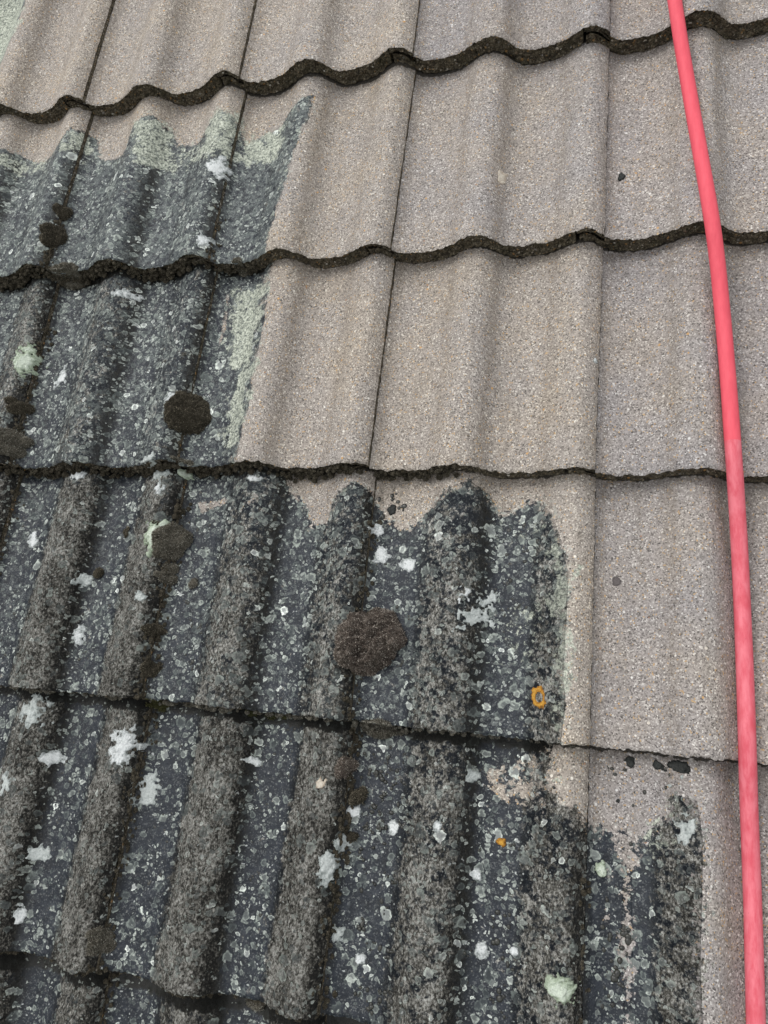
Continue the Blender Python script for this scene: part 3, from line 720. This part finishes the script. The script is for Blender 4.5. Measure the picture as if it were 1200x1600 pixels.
def spikes(P, N, rng, ln, wd):
    """a short pointed leaf at every point P along N"""
    k = len(P); d = N+rng.normal(0, .45, (k, 3)); d /= np.linalg.norm(d, axis=1)[:, None]
    s = np.cross(d, rng.normal(0, 1, (k, 3))); s /= np.linalg.norm(s, axis=1)[:, None]
    l = (rng.uniform(.5, 1.2, k)*ln)[:, None]; w = (rng.uniform(.6, 1.2, k)*wd)[:, None]
    a = P-s*w-d*l*.2; b = P+s*w-d*l*.2; c = P+d*l
    vs = np.stack([a, b, c], 1).reshape(-1, 3); tr = np.arange(3*k).reshape(k, 3)
    return vs, tr, np.repeat(rng.uniform(0, 1, k), 3)
def cushion(px, py, wpx, hpx, hgt, kind, label, seed=0, lump=.25, res=.0011, name='moss_cushion', dens=1.0):
    rng = np.random.default_rng(seed+500)
    u0, v0, h = hit(px, py); sx, sy = px_scale(u0, v0, h[0]); rx = wpx*.92/2/sx; ry = hpx*.94/2/sy; R = max(rx, ry)*1.3
    n = int(2*R/res)+1; g = np.linspace(-R, R, n); X, Y = np.meshgrid(g, g); U = X+u0; V = Y+v0
    d = np.hypot(X/rx, Y/ry); ang = fbm(U*45+seed, V*45, 70+seed, 3)-.5; fine_ = fbm(U*120+seed, V*120, 71+seed, 4)-.5
    fl = 1-d**2.4+lump*ang*4.2+(.06+lump)*fine_*1.8
    if lump > .21:      # several small cushions grown together
        fl2 = np.full(fl.shape, -2.)
        for _k in range(9):
            a_ = rng.uniform(0, 2*math.pi); q_ = rng.uniform(0, .62); s_ = rng.uniform(.30, .58)
            dd_ = np.hypot((X/rx-q_*math.cos(a_)), (Y/ry-q_*math.sin(a_)))/s_
            fl2 = np.maximum(fl2, (1-dd_**2)*s_*1.5)
        fl = np.minimum(fl+.25, fl2+.5*lump*ang+.4*fine_)
    else:
        th_ = np.arctan2(Y/ry, X/rx); fl = fl+.22*(X/rx)*(Y/ry)+d**2*(.10*np.cos(3*th_+seed)+.07*np.cos(5*th_+2.1*seed)+.05*np.cos(8*th_+seed))+.10*fine_*d
    keep = fl > -.05
    S = surf_vec(U, V)
    # smooth base so that the cushion rounds over seams instead of following them
    sm = S.copy()
    for _ in range(10): sm = (np.roll(sm, 1, 0)+np.roll(sm, -1, 0)+np.roll(sm, 1, 1)+np.roll(sm, -1, 1)+sm)/5
    dome = hgt*(1.0 if hgt > .03 else 1.35)*np.clip(fl, 0, 1.3)**.72
    k2 = sstep(0, .5, fl)
    Z = S*(1-k2)+np.maximum(sm, S-.002)*k2+dome*(1+(.25+lump*1.5)*fine_)+.0060*(fbm(U*300, V*300, 9, 3)-.5)*k2-.0004
    kq = keep[:-1, :-1] & keep[1:, 1:] & keep[:-1, 1:] & keep[1:, :-1]
    idx = np.arange(n*n).reshape(n, n); q = np.stack([idx[:-1, :-1][kq], idx[:-1, 1:][kq], idx[1:, 1:][kq], idx[1:, :-1][kq]], 1)
    usedv = np.unique(q); mp = -np.ones(n*n, int); mp[usedv] = np.arange(len(usedv)); q = mp[q]
    allv = np.stack([U.ravel(), V.ravel(), Z.ravel()], 1); gx = np.gradient(Z, g, axis=1).ravel(); gy = np.gradient(Z, g, axis=0).ravel()
    nn = np.stack([-gx, -gy, np.ones(n*n)], 1); nn /= np.linalg.norm(nn, axis=1)[:, None]
    flr = fl.ravel(); cand = usedv[flr[usedv] > .02]; wgt = 1/nn[cand, 2]; wgt /= wgt.sum()
    area = math.pi*rx*ry; k = int(area/1.0e-6*.85*dens); pick = rng.choice(cand, k, p=wgt)
    P = allv[pick]+rng.uniform(-.5, .5, (k, 3))*res; sv, st_, stip = spikes(P, nn[pick], rng, .0022, .00050)
    tipb = np.full(len(usedv), .05)
    vs = np.concatenate([allv[usedv], sv]); o = mesh_obj(name, vs, q, [MM[kind]], (float(u0), float(v0), float(h[0])), {'tip': np.concatenate([tipb, stip])}, tris=st_+len(usedv))
    tag(o, label, 'moss', 'moss cushions growing in the seams'); o['kind'] = 'thing'
    return o
CUSH = [
 (583,1000,100,112,.036,'brown','largest domed brown moss cushion, in the middle of the fourth row',.17),
 (300,650,62,72,.018,'dark','rounded dark moss cushion beside the seam in the third row',.17),
 (90,374,34,46,.012,'dark','dark moss lump in the far left seam just above the second row edge',.25),
 (100,334,22,34,.010,'dark','small dark moss tuft high in the far left seam, second row',.28),
 (106,430,48,28,.012,'grey','greyish moss lump hanging over the second row edge',.18),
 (370,410,18,16,.006,'grey','tiny grey moss button on the second row edge',.2),
 (31,636,34,34,.012,'dark','small dark moss lump above a bigger one at the left border, third row',.25),
 (26,694,62,58,.016,'grey','broad brownish moss lump at the left border above the third row edge',.3),
 (270,846,46,62,.015,'grey','brown moss cushion joined to the pale green lichen lump',.2),
 (262,898,34,40,.006,'grey','flat crumbly moss below the lichen and moss lump, fourth row',.45),
 (303,912,16,18,.005,'grey','small moss button right of the crumbly moss, fourth row',.2),
 (291,722,30,14,.008,'grey','narrow grey brown moss along the third row edge beside the seam',.3),
 (246,985,34,26,.008,'dark','ragged dark moss tuft in the seam, fourth row',.5),
 (240,1046,26,44,.007,'dark','elongated dark moss patch low in the seam, fourth row',.45),
 (590,1138,80,44,.013,'grey','lumpy moss filling the joint under the largest brown cushion',.4),
 (541,1203,36,44,.009,'brown','brown moss lump right under the middle joint, fifth row',.35),
 (562,1246,40,46,.010,'dark','dark moss lump with a white dot at its foot, fifth row',.3),
 (552,1307,20,18,.006,'dark','small round moss button below the dark lump, fifth row',.2),
 (252,1104,38,22,.009,'green','dark green moss wedge under the fourth row edge',.25),
 (425,1117,28,20,.010,'green','rounded green moss tuft under the fourth row edge, middle of three',.22),
 (398,1115,18,14,.008,'green','small green moss tuft under the fourth row edge, leftmost of three',.22),
 (449,1119,20,16,.008,'green','small green moss tuft under the fourth row edge, rightmost of three',.22),
 (157,1472,46,52,.009,'grey','coarse moss mat beside the seam near the lower left corner',.35),
 (402,1566,40,40,.008,'grey','crusty moss knob over the bottom row edge',.3),
 (245,819,18,14,.005,'dark','dark moss speck above the pale green lichen lump',.3),
 (198,832,14,22,.005,'dark','upright dark moss speck on slate left of the green lichen lump',.25),
 (156,896,16,18,.006,'dark','dark round moss button in the pan, fourth row',.2),
]
for i, (px, py, w_, h_, hg, k, lab, lp) in enumerate(CUSH): cushion(px, py, w_, h_, hg, k, lab, i*7, lp)

# crumbly moss and dirt filling the joints: nobody could count it
import bmesh
_bm = bmesh.new(); bmesh.ops.create_icosphere(_bm, subdivisions=2, radius=1.0)
ICO_V = np.array([v.co[:] for v in _bm.verts]); ICO_F = np.array([[v.index for v in f.verts] for f in _bm.faces]); _bm.free()
def blobs(C, Rad, rng, flat=.7, rough=.35):
    k = len(C); V_ = np.broadcast_to(ICO_V, (k,)+ICO_V.shape)
    rr = 1+rng.uniform(-rough, rough, (k, len(ICO_V), 1))*.6
    ax = rng.uniform(.7, 1.3, (k, 1, 3)); ax[:, :, 2] *= flat
    vs = C[:, None, :]+V_*rr*ax*Rad[:, None, None]
    tr = ICO_F[None]+(np.arange(k)*len(ICO_V))[:, None, None]
    return vs.reshape(-1, 3), tr.reshape(-1, 3)
def moss_mass(name, pts, rads, mat, label, seed, spike=.0020):
    rng = np.random.default_rng(seed); P = np.array(pts); Rr = np.array(rads)
    vs, tr = blobs(P, Rr, rng)
    k = int((Rr**2).sum()*math.pi*3/1.0e-6*.55); pk = rng.choice(len(P), k, p=Rr**2/(Rr**2).sum())
    d = rng.normal(0, 1, (k, 3)); d[:, 2] = np.abs(d[:, 2]); d[:, 1] -= .2; d /= np.linalg.norm(d, axis=1)[:, None]
    sv, st_, tipv = spikes(P[pk]+d*Rr[pk][:, None]*.85, d, rng, spike, .00035)
    o = mesh_obj(name, np.concatenate([vs, sv]), None, [mat], tuple(float(x) for x in P.mean(0)), {'tip': np.concatenate([rng.uniform(0, .5, len(vs)), tipv])}, tris=np.concatenate([tr, st_+len(vs)]))
    tag(o, label, 'moss', None, 'stuff'); return o
def edge_pts(r, ranges, rng, rad=(.002, .005), per=420):
    """lumps on the broken lower edge of row r; ranges are (u0, u1, amount, droop)"""
    P = []; R_ = []
    for u0, u1, am, dr in ranges:
        for _ in range(int((u1-u0)*per*am)):
            u = rng.uniform(u0, u1); c = int(math.floor(u/W)); f = (u-c*W)/W; uu, vv = tile_uv(r, c, f, 0)
            t = rng.uniform(.1, 1)**.8; a = rng.uniform(*rad)
            w = tile_h(r, c, f, 0)-THK*t-.001
            P.append((uu, vv-.001-rng.uniform(0, dr)*t, w)); R_.append(a*(.6+.5*t))
    return P, R_
def seam_pts(segs, rng, rad=(.0014, .0036), per=330):
    P = []; R_ = []
    for r, c, y0_, y1_, am in segs:
        for _ in range(int((y1_-y0_)*per*am)):
            y = rng.uniform(y0_, y1_); cl = vnoise(y*60+c, r*3.1, 5)
            if rng.uniform() > cl*1.5: continue
            f = 1+rng.normal(.0, .014); cc, ff = (c-1, f) if f < 1 else (c, f-1)
            uu, vv = tile_uv(r, cc, ff, y); a = rng.uniform(*rad)*(.6+.8*cl)
            P.append((uu, vv, float(surf_vec(np.array([uu]), np.array([vv]), False)[0])-a*.15)); R_.append(a)
    return P, R_
rng = np.random.default_rng(77)
def uat(px, py):
    return float(at_plane(px, py))
def at_plane(px, py, w=-.014):
    d = ray(px, py); t = (w-CC[2])/d[2]; return (CC+t*d)[0]
P, R_ = edge_pts(2, [(at_plane(-40, 440), at_plane(300, 420), 1.5, .010), (at_plane(300, 420), at_plane(420, 400), .6, .004)], rng)
moss_mass('moss', P, R_, MM['dark'], 'dark moss hanging along the second row edge at the left', 1)
P, R_ = edge_pts(3, [(at_plane(-40, 740), at_plane(170, 730), 1.4, .010), (at_plane(170, 730), at_plane(420, 730), 1.1, .007), (at_plane(420, 740), at_plane(570, 740), 1.3, .011), (at_plane(585, 745), at_plane(720, 745), 1.2, .010)], rng)
moss_mass('moss', P, R_, MM['dark'], 'blackish moss fringe along the third row edge, left half', 2)
P, R_ = edge_pts(4, [(at_plane(-30, 1080), at_plane(210, 1090), .5, .003), (at_plane(225, 1095), at_plane(520, 1120), .8, .005), (at_plane(545, 1130), at_plane(640, 1145), 1.2, .009), (at_plane(640, 1145), at_plane(900, 1165), .35, .002)], rng, (.0015, .004))
moss_mass('moss', P, R_, MM['grey'], 'patchy moss under the fourth row edge', 3)
P, R_ = edge_pts(5, [(at_plane(-30, 1490), at_plane(140, 1520), 1.6, .009), (at_plane(150, 1520), at_plane(480, 1590), 1.2, .007)], rng, (.0018, .0045))
moss_mass('moss', P, R_, MM['dark'], 'thin dark moss under the lowest tile edge at bottom left', 4)
P, R_ = seam_pts([(2,1,.0,.15,1.2),(2,2,.0,.10,.7),(3,1,.0,.25,1.2),(3,2,.02,.12,.3),(4,1,.0,.3,1.0),(4,2,.0,.29,2.0),(4,3,.0,.27,1.5),(5,1,0,.3,.8),(5,2,.0,.33,1.6),(5,3,.0,.33,2.0),(5,4,.02,.2,.5),(6,2,.2,.33,1.0),(2,3,.08,.1,.1)], rng)
moss_mass('moss', P, R_, MM['dark'], 'dark crumbs of moss packed along the seams between dark tiles', 5, .0012)

# glossy dark beads of algae on the damp pans, one growth per tile
mb, ntb, bb = new_mat('wet_black_algae'); bb.inputs['Base Color'].default_value = (.012, .013, .010, 1); bb.inputs['Roughness'].default_value = .38
_nb = NB(ntb); _rp = _nb.attr('rp')['Vector']; ntb.links.new(_nb.ramp(_nb.noise(_rp, 300, 3)[0], [(.35, (.008, .008, .006)), (.7, (.035, .034, .025))]), bb.inputs['Base Color'])
def algae(r, c, zones, seed):
    rng = np.random.default_rng(seed); P = []; R_ = []
    for x0_, y0_, x1_, y1_, n, ra in zones:
        for _ in range(int(n*1.7)):
            px = rng.uniform(x0_, x1_); py = rng.uniform(y0_, y1_); cx_ = rng.integers(1, 4)
            u, v, h = hit(px, py)
            if h[1] != r or h[2] != c: continue
            for k in range(cx_):
                a = rng.uniform(.35, 1)**1.5*ra; uu = u+rng.normal(0, .003)*(k > 0); vv = v+rng.normal(0, .003)*(k > 0)
                z = float(surf_vec(np.array([uu]), np.array([vv]))[0]); P.append((uu, vv, z)); R_.append(a)
    if not P: return
    P = np.array(P); R_ = np.array(R_); vs, tr = blobs(P, R_, rng, .55, .18)
    t = TILES[(r, c)]; o = mesh_obj('algae_beads', vs, None, [mb], tuple(float(x) for x in P.mean(0)), None, tris=tr, parent=t)
    o['kind'] = 'stuff'
algae(5, 3, [(565,1165,640,1300,34,.0031), (560,1300,620,1590,26,.003), (640,1170,900,1600,24,.0022), (770,1410,800,1590,8,.0034)], 1)
algae(4, 3, [(600,790,660,1100,10,.003), (770,800,850,960,16,.0034), (590,760,640,820,6,.0034), (640,820,860,1150,16,.002)], 2)
algae(4, 2, [(290,780,330,1080,18,.0027), (330,840,540,1090,18,.002)], 3)
algae(5, 2, [(225,1130,310,1500,22,.0024), (385,1130,470,1500,26,.0024)], 4)
algae(5, 4, [(940,1180,990,1600,10,.003), (940,1440,985,1560,12,.0045), (960,1170,1050,1300,5,.003)], 5)
algae(4, 1, [(100,780,190,1060,16,.0026), (0,780,60,1060,8,.0026)], 6)
algae(3, 1, [(90,450,250,700,12,.002)], 7)
algae(5, 1, [(90,1130,130,1480,14,.0024)], 8)
algae(2, 1, [(100,280,300,400,10,.0018)], 9)

# ------------------------------------------------------------------ the red hose
HC = [(1054,0),(1059,35),(1072,120),(1084,175),(1093.5,240),(1105,300),(1116.5,360),(1128,480),(1135.5,560),(1144,680),(1152.5,800),(1160,950),(1166.5,1120),(1170.5,1280),(1174.5,1360),(1178,1480),(1181,1600)]
HR = .0094
hy = np.array([p[1] for p in HC], float); hx = np.array([p[0] for p in HC], float)
ys_ = np.linspace(0, 1600, 90); xs_ = np.interp(ys_, hy, hx)
_p = np.pad(xs_, 4, mode='reflect', reflect_type='odd'); xs_ = np.convolve(_p, np.ones(9)/9, 'valid')
wl_ = np.full(90, .02)
for _ in range(5):
    pts = []
    for x, y, w in zip(xs_, ys_, wl_):
        d = ray(x, y); t = (w-CC[2])/d[2]; pts.append(CC+t*d)
    pts = np.array(pts); base = np.full(90, -1.)
    for du in (-.007, -.0035, 0, .0035, .007):
        cl = math.sqrt(HR**2-du**2)
        base = np.maximum(base, surf_vec(pts[:, 0]+du, pts[:, 1], False)+cl)
    b2 = base.copy()
    for k in range(1, 4): b2 = np.maximum(b2, np.maximum(np.r_[base[k:], base[-1:].repeat(k)], np.r_[base[:1].repeat(k), base[:-k]])-.0004*k*k)
    b2 = np.convolve(np.pad(b2, 5, mode='edge'), np.ones(11)/11, 'valid'); wl_ = np.maximum(b2, base)
    wl_ = np.convolve(np.pad(wl_, 2, mode='edge'), np.ones(5)/5, 'valid')
d0 = pts[0]-pts[4]; d1 = pts[-1]-pts[-5]
pre = [pts[0]+d0*k/4*3 for k in range(8, 0, -1)]; post = [pts[-1]+d1*k/4*3 for k in range(1, 9)]
path = np.array(pre+list(pts)+post)
ns = 28; rings = []
for i in range(len(path)):
    tdir = path[min(i+1, len(path)-1)]-path[max(i-1, 0)]; tdir /= np.linalg.norm(tdir)
    sx_ = np.cross(tdir, (0, 0, 1)); sx_ /= np.linalg.norm(sx_); nz_ = np.cross(sx_, tdir)
    wob = 1+.02*(vnoise(np.array(i*.4), np.array(0.), 3)-.5)
    a = np.arange(ns)/ns*2*np.pi
    rings.append(path[i]+HR*wob*(np.cos(a)[:, None]*sx_*1.03+np.sin(a)[:, None]*nz_*.96))
hv = np.concatenate(rings); hq = []
for i in range(len(path)-1):
    for j in range(ns): hq.append((i*ns+j, i*ns+(j+1) % ns, (i+1)*ns+(j+1) % ns, (i+1)*ns+j))
mh, nth, bh = new_mat('red_rubber'); nh = NB(nth); rph = nh.attr('rp')['Vector']
zone = nh.attr('zone')['Fac']; sepv = nth.nodes.new('ShaderNodeSeparateXYZ'); nth.links.new(rph, sepv.inputs[0])
st = nth.nodes.new('ShaderNodeMapping'); nth.links.new(rph, st.inputs['Vector']); st.inputs['Scale'].default_value = (1, .22, 1)
nlong = nh.noise(st.outputs[0], 160, 5, .65)[0]; nsp = nh.noise(rph, 420, 3, .6)[0]; nbl = nh.noise(rph, 42, 4, .6)[0]
vb = bpy.data.materials and hit(1147, 697)[1]
zf = nh.math('LESS_THAN', sepv.outputs[1], float(vb))
clean = nh.mix(nh.sst(nlong, .3, .7), (.58, .066, .092), (.65, .084, .112))
dusty = nh.mix(nh.sst(nlong, .30, .68), (.52, .072, .098), (.62, .150, .180))
dusty = nh.mix(nh.math('MULTIPLY', nh.sst(nbl, .50, .70), .55), dusty, (.50, .065, .085))
ch_ = nh.mix(zf, clean, dusty)
sp = nh.math('MULTIPLY', nh.math('MULTIPLY', nh.sst(nsp, .70, .76), zf), .6)
ch_ = nh.mix(sp, ch_, (.20, .03, .035))
spots = nh.vor(rph, 55); sc_ = nh.sep(spots['Color'])
dk = nh.math('MULTIPLY', nh.math('LESS_THAN', nh.math('MULTIPLY_ADD', nh.noise(rph, 300, 2)[0], .12, spots['Distance']), .15), nh.math('GREATER_THAN', sc_[0], .72))
ch_ = nh.mix(nh.math('MULTIPLY', nh.math('MULTIPLY', dk, zf), .75), ch_, (.12, .012, .02))
nth.links.new(ch_, bh.inputs['Base Color']); bh.inputs['Roughness'].default_value = .62; bh.inputs['Specular IOR Level'].default_value = .3
nth.links.new(nh.bump(nlong, .0004, .6), bh.inputs['Normal'])
ho = mesh_obj('hose', hv, np.array(hq), [mh], tuple(float(x) for x in path[-1]))
tag(ho, 'long pinkish red rubber hose lying down the roof over the tiles', 'hose'); ho['kind'] = 'thing'
for _o in bpy.data.objects:
    if '_o' in _o: del _o['_o']
